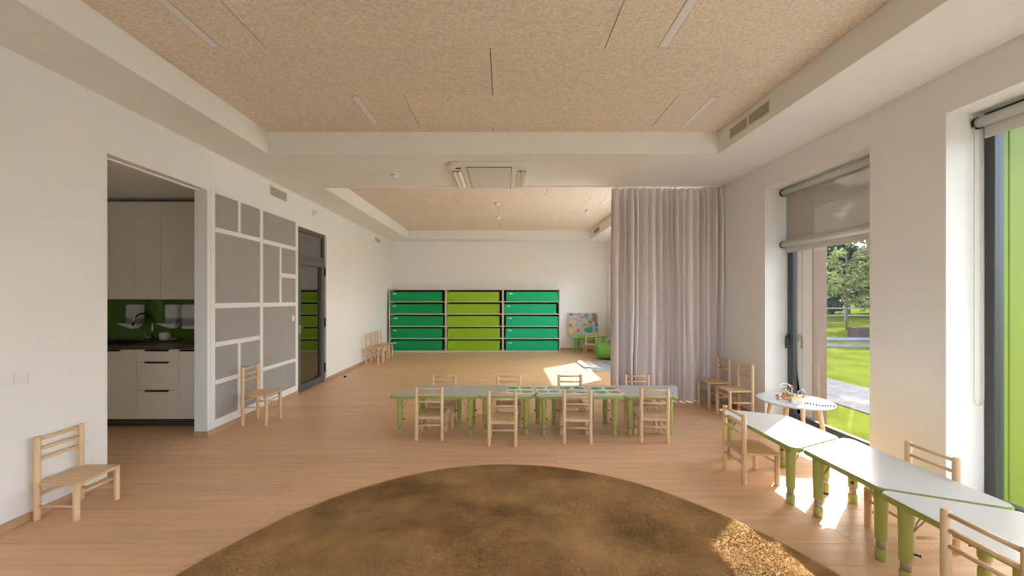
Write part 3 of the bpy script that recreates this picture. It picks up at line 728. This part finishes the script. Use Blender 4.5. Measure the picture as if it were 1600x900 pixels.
m = MB(); m.box(-0.205, 0.205, -0.16, -0.152, -0.03, 0.0); m.box(-0.205, 0.205, 0.152, 0.16, -0.03, 0.0); m.box(-0.205, -0.197, -0.152, 0.152, -0.03, 0.0); m.box(0.197, 0.205, -0.152, 0.152, -0.03, 0.0); m.box(-0.205, 0.205, -0.16, 0.16, -0.035, -0.03)
m.build('basin', 'black', sk)
fc = thing('kitchen_tap', 'chrome tap with a high dark arched hose spout', 'tap', (-4.55+0.10, 4.95, 0.9485))
MB().lathe([(0.028, 0), (0.028, 0.03), (0.02, 0.04), (0.016, 0.06)], 14).build('base', 'black', fc)
MB().tube([(0, 0, 0.05), (0, 0, 0.235)], 0.0115, 10).build('column', 'chrome', fc)
arc = [(0, 0, 0.235)]+[(-0.118+0.118*math.cos(q), 0, 0.245+0.105*math.sin(q)) for q in [PI*k/10 for k in range(0, 9)]]
MB().tube(arc, 0.010, 8).build('hose', 'black', fc)
MB().tube([(-0.215, 0, 0.31), (-0.243, 0, 0.25), (-0.252, 0, 0.20)], [0.012, 0.015, 0.013], 10).build('spray_head', 'chrome', fc)
MB().tube([(-0.01, -0.01, 0.045), (-0.07, -0.02, 0.05), (-0.08, -0.022, 0.115)], 0.006, 8).build('lever', 'chrome', fc)
fc.location = (-4.445, 4.862, 0.9485)
def dispenser(x, label, w, h, lever=True):
    d = thing('soap_dispenser' if lever else 'towel_dispenser', label, 'dispenser', (x, 5.005, 1.10))
    B(-w/2, w/2, -0.10, 0.0, 0.13, h).build('cover', 'plastic_white', d, 0.012, 3)
    B(-w/2+0.004, w/2-0.004, -0.096, 0.0, 0.065 if lever else 0.04, 0.132).build('window', 'soap_window', d, 0.004, 1)
    if lever:
        MB().tube([(0.05, -0.06, 0.04), (-0.02, -0.075, 0.035), (-0.09, -0.09, 0.05), (-0.15, -0.10, 0.062), (-0.17, -0.10, 0.064)], [0.035, 0.036, 0.022, 0.011, 0.008], 10).build('elbow_lever', 'plastic_white', d)
        B(-0.04, 0.05, -0.08, 0.0, 0.03, 0.066).build('pump', 'plastic_white', d, 0.006, 1)
    else:
        B(-w/2, w/2, -0.10, 0.0, 0.0, 0.042).build('base', 'plastic_white', d, 0.008, 2)
dispenser(-4.755, 'white elbow lever soap dispenser above the sink, left one', 0.165, 0.31)
dispenser(-4.26, 'white elbow lever soap dispenser right of the tap', 0.155, 0.31)
dispenser(-4.035, 'white paper dispenser at the kitchen wall end', 0.17, 0.31, False)
cp = thing('mug', 'white mug standing on the dark dish by the tap', 'mug', (-4.29, 4.85, 0.966))
MB().lathe([(0.03, 0), (0.046, 0.004), (0.05, 0.09), (0.047, 0.09), (0.043, 0.012), (0.0, 0.012)][:5], 16).build('body', 'ceramic', cp)
MB().tube([(0.045, 0, 0.075), (0.075, 0, 0.07), (0.078, 0, 0.035), (0.046, 0, 0.022)], 0.006, 8).build('handle', 'ceramic', cp)
ds = thing('dish', 'shallow dark dish on the kitchen worktop', 'dish', (-4.25, 4.86, 0.9485))
MB().lathe([(0.07, 0), (0.11, 0.004), (0.125, 0.022), (0.12, 0.022), (0.10, 0.016), (0.02, 0.016)], 22).build('bowl', 'plinth', ds)
MB().tube([(0.04, -0.02, 0.024), (0.12, 0.0, 0.036)], 0.012, 8).build('brush', 'bare_steel', ds)
# tiles
tw, th = 0.11, 0.262
tm = B(0.0015, tw-0.0015, 0, 0.008, 0.0015, th-0.0015).mesh('tile', 'tile_green', 0.0015, 1)
kwb = bpy.data.objects['wall_kitchen_back']
for i in range(17):
    for r_ in range(2):
        o = bpy.data.objects.new('tile', tm); C.objects.link(o); o.parent = kwb; o.location = (-5.245+i*tw, 5.021, 0.952+r_*th)
# wall cabinets
for (x0, x1, nd, lab) in ((-5.24, -4.795, 1, 'cream wall cabinet at the left end of the kitchen'), (-4.793, -4.17, 2, 'cream two door wall cabinet above the sink'), (-4.165, -3.335, 1, 'cream wall cabinet above the paper dispenser')):
    u = thing('wall_cabinet', lab, 'cabinet', ((x0+x1)/2, 4.85, 1.48), 0, 'wall cabinets of the kitchen'); w = (x1-x0)/2
    B(-w+0.001, w-0.001, -0.165, 0.17, 0, 1.19).build('body', 'cabinet', u)
    for k in range(nd):
        a = -w+2*w*k/nd; b = a+2*w/nd
        B(a+0.0015, b-0.0015, -0.186, -0.167, 0.0, 1.185).build('door', 'cabinet', u, 0.0015, 1)

# ------------------------------------------------------------------ roller blinds
def blind(y0, y1, zt, drop, label, chain=None):
    t = thing('roller_blind', label, 'blind', (3.36, (y0+y1)/2, zt)); L = (y1-y0)/2
    MB().tube([(0, -L, 0), (0, L, 0)], 0.035, 18).build('roller_tube', 'blind_bar', t)
    for s2 in (-1, 1): MB().tube([(0, s2*L, 0), (0, s2*(L+0.012), 0)], 0.042, 16).build('end_cap', 'black', t)
    if drop > 0.15: B(0.026, 0.0275, -L+0.012, L-0.012, -drop, 0.01).build('fabric', 'blind_screen', t)
    B(0.018, 0.036, -L+0.012, L-0.012, -drop-0.025, -drop).build('bottom_bar', 'blind_bar', t, 0.005, 2)
    if drop <= 0.15: B(0.026, 0.0285, -L+0.012, L-0.012, -drop, -0.02).build('fabric', 'blind_bar', t)
    if chain:
        pts = [(0.0, L+0.004, 0.02)]; zb = -chain
        pts = [(-0.03, L+0.002, 0.0), (-0.032, L+0.002, zb+0.05)]+[(-0.032+0.035*(1-math.cos(q)), L+0.002, zb+0.05-0.05*math.sin(q)) for q in [PI*k/8 for k in range(1, 8)]]+[(0.038, L+0.002, zb+0.05), (0.034, L+0.002, 0.0)]
        MB().tube(pts, 0.0028, 6).build('bead_chain', 'vent', t)
blind(W1[0]+0.02, W1[1]-0.02, 2.755, 0.565, 'grey roller blind drawn over the top light of the wood sided window')
blind(W1[0]+0.02, W1[1]-0.02, 2.135, 0.075, 'rolled up roller blind at the transom of the wood sided window')
blind(W2[0]+0.02, W2[1]-0.02, 2.735, 0.09, 'rolled up roller blind with a long chain at the lime sided window', chain=2.0)

# ------------------------------------------------------------------ play table with toys by the window
pt = thing('play_table', 'small round pale table with splayed wooden legs at the window', 'table', (2.985, 3.945, 0))
MB().lathe([(0.30, 0.43), (0.325, 0.433), (0.33, 0.44), (0.33, 0.447), (0.326, 0.45)], 44).build('tabletop', 'table_top', pt)
for q in (0.6, 2.2, 3.75, 5.3):
    MB().tube([(0.27*math.cos(q), 0.27*math.sin(q), 0), (0.20*math.cos(q), 0.20*math.sin(q), 0.43)], [0.014, 0.024], 12).build('leg', 'pine', pt)
bm_ = thing('bead_maze', 'wire bead maze with curling wires and coloured beads on the round table', 'toy', (3.0, 3.97, 0.4505), 0.4)
MB().prism(rpoly([(-0.10, -0.06), (0.10, -0.06), (0.10, 0.06), (-0.10, 0.06)], 0.02), 0, 0.012).build('base', 'pine', bm_, 0.003, 1)
def wire(pts, n=24):
    out = []
    P_ = [Vector(p) for p in pts]; P_ = [P_[0]]+P_+[P_[-1]]
    for i in range(1, len(P_)-2):
        for k in range(6):
            t_ = k/6; a, b, c, d = P_[i-1:i+3]
            out.append(0.5*((2*b)+(c-a)*t_+(2*a-5*b+4*c-d)*t_*t_+(3*b-a-3*c+d)*t_**3))
    return out+[P_[-2]]
wires = [[(-0.08, 0, 0.012), (-0.07, 0, 0.06), (-0.14, 0.01, 0.12), (-0.21, 0.01, 0.155), (-0.13, 0.01, 0.175), (-0.05, 0, 0.13), (-0.03, 0, 0.012)],
         [(-0.04, 0.04, 0.012), (-0.03, 0.04, 0.07), (0.0, 0.04, 0.13), (0.04, 0.03, 0.12), (0.02, 0.03, 0.06), (0.05, 0.03, 0.012)],
         [(0.0, -0.03, 0.012), (0.01, -0.03, 0.07), (0.06, -0.03, 0.095), (0.11, -0.03, 0.09), (0.13, -0.03, 0.05), (0.09, -0.03, 0.012)]]
for k, wv in enumerate(wires):
    pts = wire(wv); MB().tube(pts, 0.0035, 6).build('wire', ('wire', 'bead_green', 'wire')[k], bm_)
    for j_, idx in enumerate((3, 5, 7, 12, len(pts)-6, len(pts)-3)):
        MB().sphere(pts[idx], 0.0125, 10, 6).build('bead', ['bead_red', 'bead_green', 'bead_yellow', 'bead_green', 'bead_red', 'bead_blue'][(j_+k) % 6], bm_)
for (dx, dy, mm, lab) in ((-0.14, 0.02, 'wire', 'small grey peg toy left of the bead maze'), (-0.10, -0.10, 'bead_yellow', 'small beige peg toy at the near rim of the round table')):
    pg = thing('peg_toy', lab, 'toy', (2.985+dx, 3.945+dy, 0.4505), 0, 'peg toys on the round table')
    MB().lathe([(0.022, 0), (0.022, 0.012), (0.012, 0.016), (0.010, 0.035)], 12).build('body', 'vent', pg); MB().sphere((0, 0, 0.044), 0.014).build('head', mm, pg)
for (x, y, a, b, mm, rz, lab) in ((2.99, 4.10, 0.16, 0.07, 'bead_red', 0.3, 'flat red toy tray behind the bead maze'), (2.90, 3.83, 0.16, 0.10, 'mat_grey', 0.5, 'small grey picture card on the round table'), (3.06, 3.72, 0.22, 0.07, 'bead_blue', -0.55, 'dark beaded string toy at the near right rim of the round table')):
    cd = thing('toy_piece', lab, 'toy', (x, y, 0.4505), rz)
    if mm == 'bead_blue':
        for k in range(11): MB().sphere((-a/2+a*k/10, 0.02*math.sin(k*0.9), 0.010), 0.0105, 8, 5).build('bead', 'bead_blue' if k % 3 else 'bead_green', cd)
    else:
        MB().prism(rpoly([(-a/2, -b/2), (a/2, -b/2), (a/2, b/2), (-a/2, b/2)], 0.012), 0, 0.014 if mm == 'bead_red' else 0.003).build('plate', mm, cd, 0.001, 1)
        if mm == 'bead_red':
            for k in range(3): MB().lathe([(0.018, 0.0141), (0.018, 0.03), (0.012, 0.034)], 12, (-0.05+0.05*k, 0, 0)).build('knob', ('bead_yellow', 'bead_red', 'bead_yellow')[k], cd)

# ------------------------------------------------------------------ far room corner: craft table, art, chair, bean bag, mat, magazine
ft = make_table('craft_table', 'far_green', 'far_green', 'far_green'); ft.location = (2.33, 10.66, 0); ft['label'] = 'bright green craft table in the far right corner'
chair('s', 2.312, 10.30, 0, 'low pine chair at the bright green craft table')
ar = thing('art_board', 'colourful painted board propped on the craft table against the back wall', 'picture', (2.255, 10.86, 0.441))
ar.rotation_euler = (R(-7), 0, 0)
B(-0.425, 0.425, -0.006, 0.006, 0, 0.63).build('board', 'art_ground', ar)
ra = random.Random(3)
def scribble(x, z, L, m, n=6, r=0.007):
    pts = [(x+L*k/n, -0.008, z+ra.uniform(-0.025, 0.025)) for k in range(n+1)]
    MB().tube(wire(pts), r, 5).build('brush_stroke', m, ar)
def blob(x, z, a, b, m):
    pts = []
    for k in range(14):
        q = 2*PI*k/14; rr = ra.uniform(0.7, 1.1); pts.append((x+a*rr*math.cos(q), z+b*rr*math.sin(q)))
    MB().add([(p, -0.0075, q) for p, q in pts]+[(p, -0.006, q) for p, q in pts], [tuple(range(14)), tuple(reversed(range(14, 28)))]+[(i, i+14, (i+1) % 14+14, (i+1) % 14) for i in range(14)]).build('paint_patch', m, ar)
for a in ((-0.34, 0.58, 0.07, 0.04, 'ink_purple'), (0.09, 0.55, 0.085, 0.055, 'ink_teal'), (0.33, 0.46, 0.07, 0.14, 'ink_brown'), (0.38, 0.30, 0.05, 0.06, 'ink_blue'), (-0.22, 0.45, 0.07, 0.03, 'leaf_orange'),
          (-0.36, 0.28, 0.045, 0.05, 'ink_red'), (-0.14, 0.14, 0.045, 0.06, 'ink_red'), (-0.34, 0.10, 0.08, 0.08, 'bead_yellow'), (-0.08, 0.42, 0.02, 0.02, 'ink_blue'), (0.16, 0.14, 0.16, 0.09, 'ink_teal'), (0.30, 0.58, 0.06, 0.03, 'ink_purple'), (0.26, 0.05, 0.12, 0.04, 'leaf_pale')): blob(*a)
for a in ((-0.18, 0.06, 0.12, 0.04, 'leaf_pale'), (0.05, 0.30, 0.07, 0.03, 'leaf_orange'), (-0.30, 0.38, 0.08, 0.03, 'bead_yellow'), (0.20, 0.36, 0.06, 0.05, 'ink_brown'), (-0.02, 0.50, 0.05, 0.03, 'ink_purple'), (0.36, 0.14, 0.05, 0.07, 'leaf_teal'), (-0.05, 0.22, 0.06, 0.03, 'leaf_pale')): blob(*a)
for a in ((-0.26, 0.57, 0.22, 'ink_blue'), (0.04, 0.46, 0.18, 'ink_purple'), (-0.24, 0.27, 0.34, 'ink_brown'), (0.10, 0.27, 0.2, 'ink_teal'), (0.12, 0.40, 0.12, 'ink_red'), (-0.1, 0.34, 0.2, 'leaf_teal')): scribble(*a)
bb_ = thing('bean_bag', 'plump green bean bag lying beside the curtain edge', 'bean bag', (2.575, 9.42, 0), R(-12))
def bean():
    mb = MB(); n, m = 28, 16; vs = []; fs = []
    for i in range(m+1):
        u = i/m; x = -0.33+0.66*u; e = min(1, (1-abs(2*u-1)**7)**0.5+0.0)
        e = 0.42+0.58*e if 0 < i < m else 0.40
        for k in range(n):
            q = 2*PI*k/n; c, s = math.cos(q), math.sin(q)
            ry = 0.30*abs(c)**0.8*(1 if c > 0 else -1)*e; rz = 0.20*abs(s)**0.75*(1 if s > 0 else -1)*e
            z = 0.205+rz*(1 if s > 0 else 1.0); z = max(z, 0.003)
            if s > 0: z += 0.012*math.sin(9*u+3*q)
            vs.append((x, ry, z))
    for i in range(m):
        for k in range(n): fs.append((i*n+k, i*n+(k+1) % n, (i+1)*n+(k+1) % n, (i+1)*n+k))
    fs.append(tuple(reversed(range(n)))); fs.append(tuple(m*n+k for k in range(n)))
    mb.add([(-v[0], v[1], v[2]) for v in vs], [tuple(reversed(f)) for f in fs], True)
    return mb
bean().build('cushion', 'bean_green', bb_)
MB().tube([(-0.332, 0.20*math.cos(q), 0.2+0.13*math.sin(q)) for q in [2*PI*k/20 for k in range(20)]]+[(-0.332, 0.20, 0.2)], 0.006, 6).build('seam', 'bean_green', bb_)
MB().tube([(0.0, 0.05, 0.405), (0.02, 0.06, 0.44), (0.06, 0.06, 0.45), (0.09, 0.05, 0.405)], 0.012, 6).build('handle_loop', 'bean_green', bb_)
pm = thing('play_mat', 'thin grey play mat with a blue stripe on the far floor', 'mat', (2.2, 8.42, 0.0005))
MB().prism([(-0.46, -0.60), (0.62, -0.60), (0.62, 0.52), (-0.50, 0.60)], 0, 0.010).build('mat', 'mat_grey', pm, 0.002, 1)
MB().prism([(0.20, -0.1), (0.30, -0.1), (0.12, 0.5), (0.05, 0.5)], 0.0101, 0.0115).build('stripe', 'mat_blue', pm)
mg = thing('magazine', 'open white magazine lying at the edge of the play mat', 'magazine', (1.86, 8.52, 0.0112), R(2))
pgm = MB()
for s2 in (-1, 1):
    vs = []; fs = []
    for i in range(7):
        u = i/6; x = s2*0.17*u; z = 0.004+0.024*math.sin(PI*min(1, u*1.05))*(0.5 if s2 > 0 else 1)
        vs += [(x, -0.42, z), (x, 0.42, z), (x, 0.42, z-0.004), (x, -0.42, z-0.004)]
    for i in range(6):
        for k in range(4): fs.append((i*4+k, i*4+(k+1) % 4, (i+1)*4+(k+1) % 4, (i+1)*4+k))
    fs += [(0, 3, 2, 1), (24, 25, 26, 27)]
    MB().add(vs, fs, True).build('page', 'paper', mg)
st = thing('door_stop', 'small dark door stop on the floor beyond the glass door', 'door stop', (-2.976, 7.2, 0.0))
MB().lathe([(0.024, 0.0005), (0.024, 0.02), (0.018, 0.034), (0.010, 0.038)], 14).build('body', 'black', st); MB().lathe([(0.027, 0.0004), (0.027, 0.006)], 14).build('base', 'aluminium', st)

# ------------------------------------------------------------------ outdoors
ZG = -0.15
tag(B(-60, 120, -60, 140, ZG-0.3, ZG).build('lawn', 'grass'), 'sunlit green lawn outside the windows', kind='structure')
pv = struct(B(5.14, 6.60, -10, 34, ZG-0.02, ZG+0.004).build('trim_7', 'gravel'), 'paved walk running along the building')
pm_ = B(0.004, 0.361, 0.004, 0.296, 0, 0.012).mesh('paver', 'paving', 0.003, 1)
for i in range(4):
    for k in range(30):
        o = bpy.data.objects.new('paver', pm_); C.objects.link(o); o.parent = pv; o.location = (5.14+i*0.365, 3.0+k*0.30+(0.15 if i % 2 else 0), ZG+0.004)
struct(B(-12, 5.1, -12, YR-0.2, ZG-0.02, ZG+0.02).build('trim_10', 'paving'), 'added neutral paving behind the viewer, out of view')  # unseen, added so light bounced in from the rear is less green
struct(MB().prism([(8.6, 12.9), (30, 11.2), (30, 12.8), (8.6, 14.0)], ZG, ZG+0.012).build('trim_8', 'gravel'), 'pinkish gravel path across the lawn')
struct(MB().prism([(9.0, 14.6), (24, 14.2), (24, 15.2), (9.0, 15.6)], ZG, ZG+0.05).build('trim_9', 'stone'), 'pale stone kerb beyond the gravel path')
pl = thing('planter', 'low brick planter beside the stone kerb on the lawn', 'planter', (15.6, 15.9, ZG+0.001))
mm_ = MB(); mm_.box(-1.1, 1.1, -0.3, -0.2, 0, 0.42); mm_.box(-1.1, 1.1, 0.2, 0.3, 0, 0.42); mm_.box(-1.1, -1.0, -0.2, 0.2, 0, 0.42); mm_.box(1.0, 1.1, -0.2, 0.2, 0, 0.42); mm_.build('wall', 'brick_red', pl, 0.01, 1)
B(-1.0, 1.0, -0.2, 0.2, 0, 0.36).build('soil', 'bark', pl)
fr_ = thing('white_railing', 'long low white railing beyond the young trees', 'railing', (26, 27, ZG))
for z in (0.35, 0.85): B(-14, 14, -0.03, 0.03, z, z+0.10).build('rail', 'rail_white', fr_)
for k in range(15): B(-14+k*2-0.04, -14+k*2+0.04, -0.04, 0.04, 0, 0.95).build('post', 'rail_white', fr_)
def tree(x, y, h, cr, m, label, nleaf, ls, trunk_r, base, seed, cat='tree', group=None):
    rg = random.Random(seed)
    t = thing('young_tree' if trunk_r < 0.12 else 'woodland_tree', label, cat, (x, y, ZG), 0, group)
    mb = MB(); mb.tube([(0, 0, 0), (0.03, 0.02, h*0.4), (-0.02, 0.03, h*0.92)], [trunk_r, trunk_r*0.75, trunk_r*0.15], 8)
    for k in range(9):
        q = rg.uniform(0, 2*PI); z = base+(h-base)*rg.uniform(0.05, 0.8); L = cr*rg.uniform(0.5, 0.9)*(1-0.6*(z-base)/(h-base))
        mb.tube([(0, 0, z-0.2), (math.cos(q)*L, math.sin(q)*L, z+L*0.4)], [trunk_r*0.4, trunk_r*0.1], 5)
    mb.build('trunk', 'bark', t)
    cl = []
    for k in range(26):
        v = rg.random(); z = base+(h-base)*v; w_ = cr*(0.35+0.65*math.sin(PI*min(1, 0.25+v*0.72))); q = rg.uniform(0, 2*PI); rr = w_*rg.random()**0.5
        cl.append((rr*math.cos(q), rr*math.sin(q), z, cr*rg.uniform(0.22, 0.42)))
    vs = []; fs = []
    for k in range(nleaf):
        c = cl[rg.randrange(len(cl))]
        d = Vector((rg.gauss(0, 1), rg.gauss(0, 1), rg.gauss(0, 0.8))).normalized()*c[3]*rg.uniform(0.5, 1)
        p = Vector(c[:3])+d; u = Vector((rg.gauss(0, 1), rg.gauss(0, 1), rg.gauss(0, 0.5))).normalized(); v = u.cross(d.normalized())
        if v.length < 0.1: v = u.orthogonal()
        v = v.normalized(); s = ls*rg.uniform(0.6, 1.3); i = len(vs)
        vs += [p-u*s, p-v*s*0.55, p+u*s, p+v*s*0.55]; fs.append((i, i+1, i+2, i+3))
    tag(MB().add(vs, fs).build('foliage', m, t), kind='stuff')
G = 'young trees on the lawn'
tree(17.5, 19.6, 4.6, 1.0, 'leaf_young', 'slender young tree with pale green leaves, left of the group on the lawn', 1500, 0.10, 0.05, 1.3, 1, group=G)
tree(18.9, 19.4, 7.2, 1.35, 'leaf_young', 'tallest young tree on the lawn in the middle of the group', 2600, 0.12, 0.075, 1.7, 2, group=G)
tree(19.8, 20.6, 6.0, 1.0, 'leaf_rust', 'young tree with rusty tinged leaves behind the tallest one', 1500, 0.10, 0.055, 1.6, 3, group=G)
tree(20.4, 19.5, 4.6, 1.0, 'leaf_rust', 'short rusty leaved young tree at the right of the group', 1400, 0.10, 0.055, 1.3, 4, group=G)
tree(16.9, 21.5, 3.6, 0.9, 'leaf_young', 'small young tree at the far left of the lawn group', 1200, 0.09, 0.045, 1.0, 5, group=G)
tree(22.6, 20.5, 6.4, 1.3, 'leaf_young', 'young tree at the far right of the lawn group', 2000, 0.12, 0.06, 1.5, 6, group=G)
wpos = [(23, 34), (30, 33.5), (37, 34), (44, 35), (26.5, 40.5), (33.5, 40.5), (40.5, 41), (19, 41)]
for k, (x, y) in enumerate(wpos):
    tree(x, y, 9.0+1.6*(k % 3)+(1.5 if y > 37 else 0), 3.3, 'leaf_dark', 'dark green woodland tree beyond the white railing', 3200, 0.34, 0.2, 0.5, 20+k, group='dark woodland trees beyond the railing')
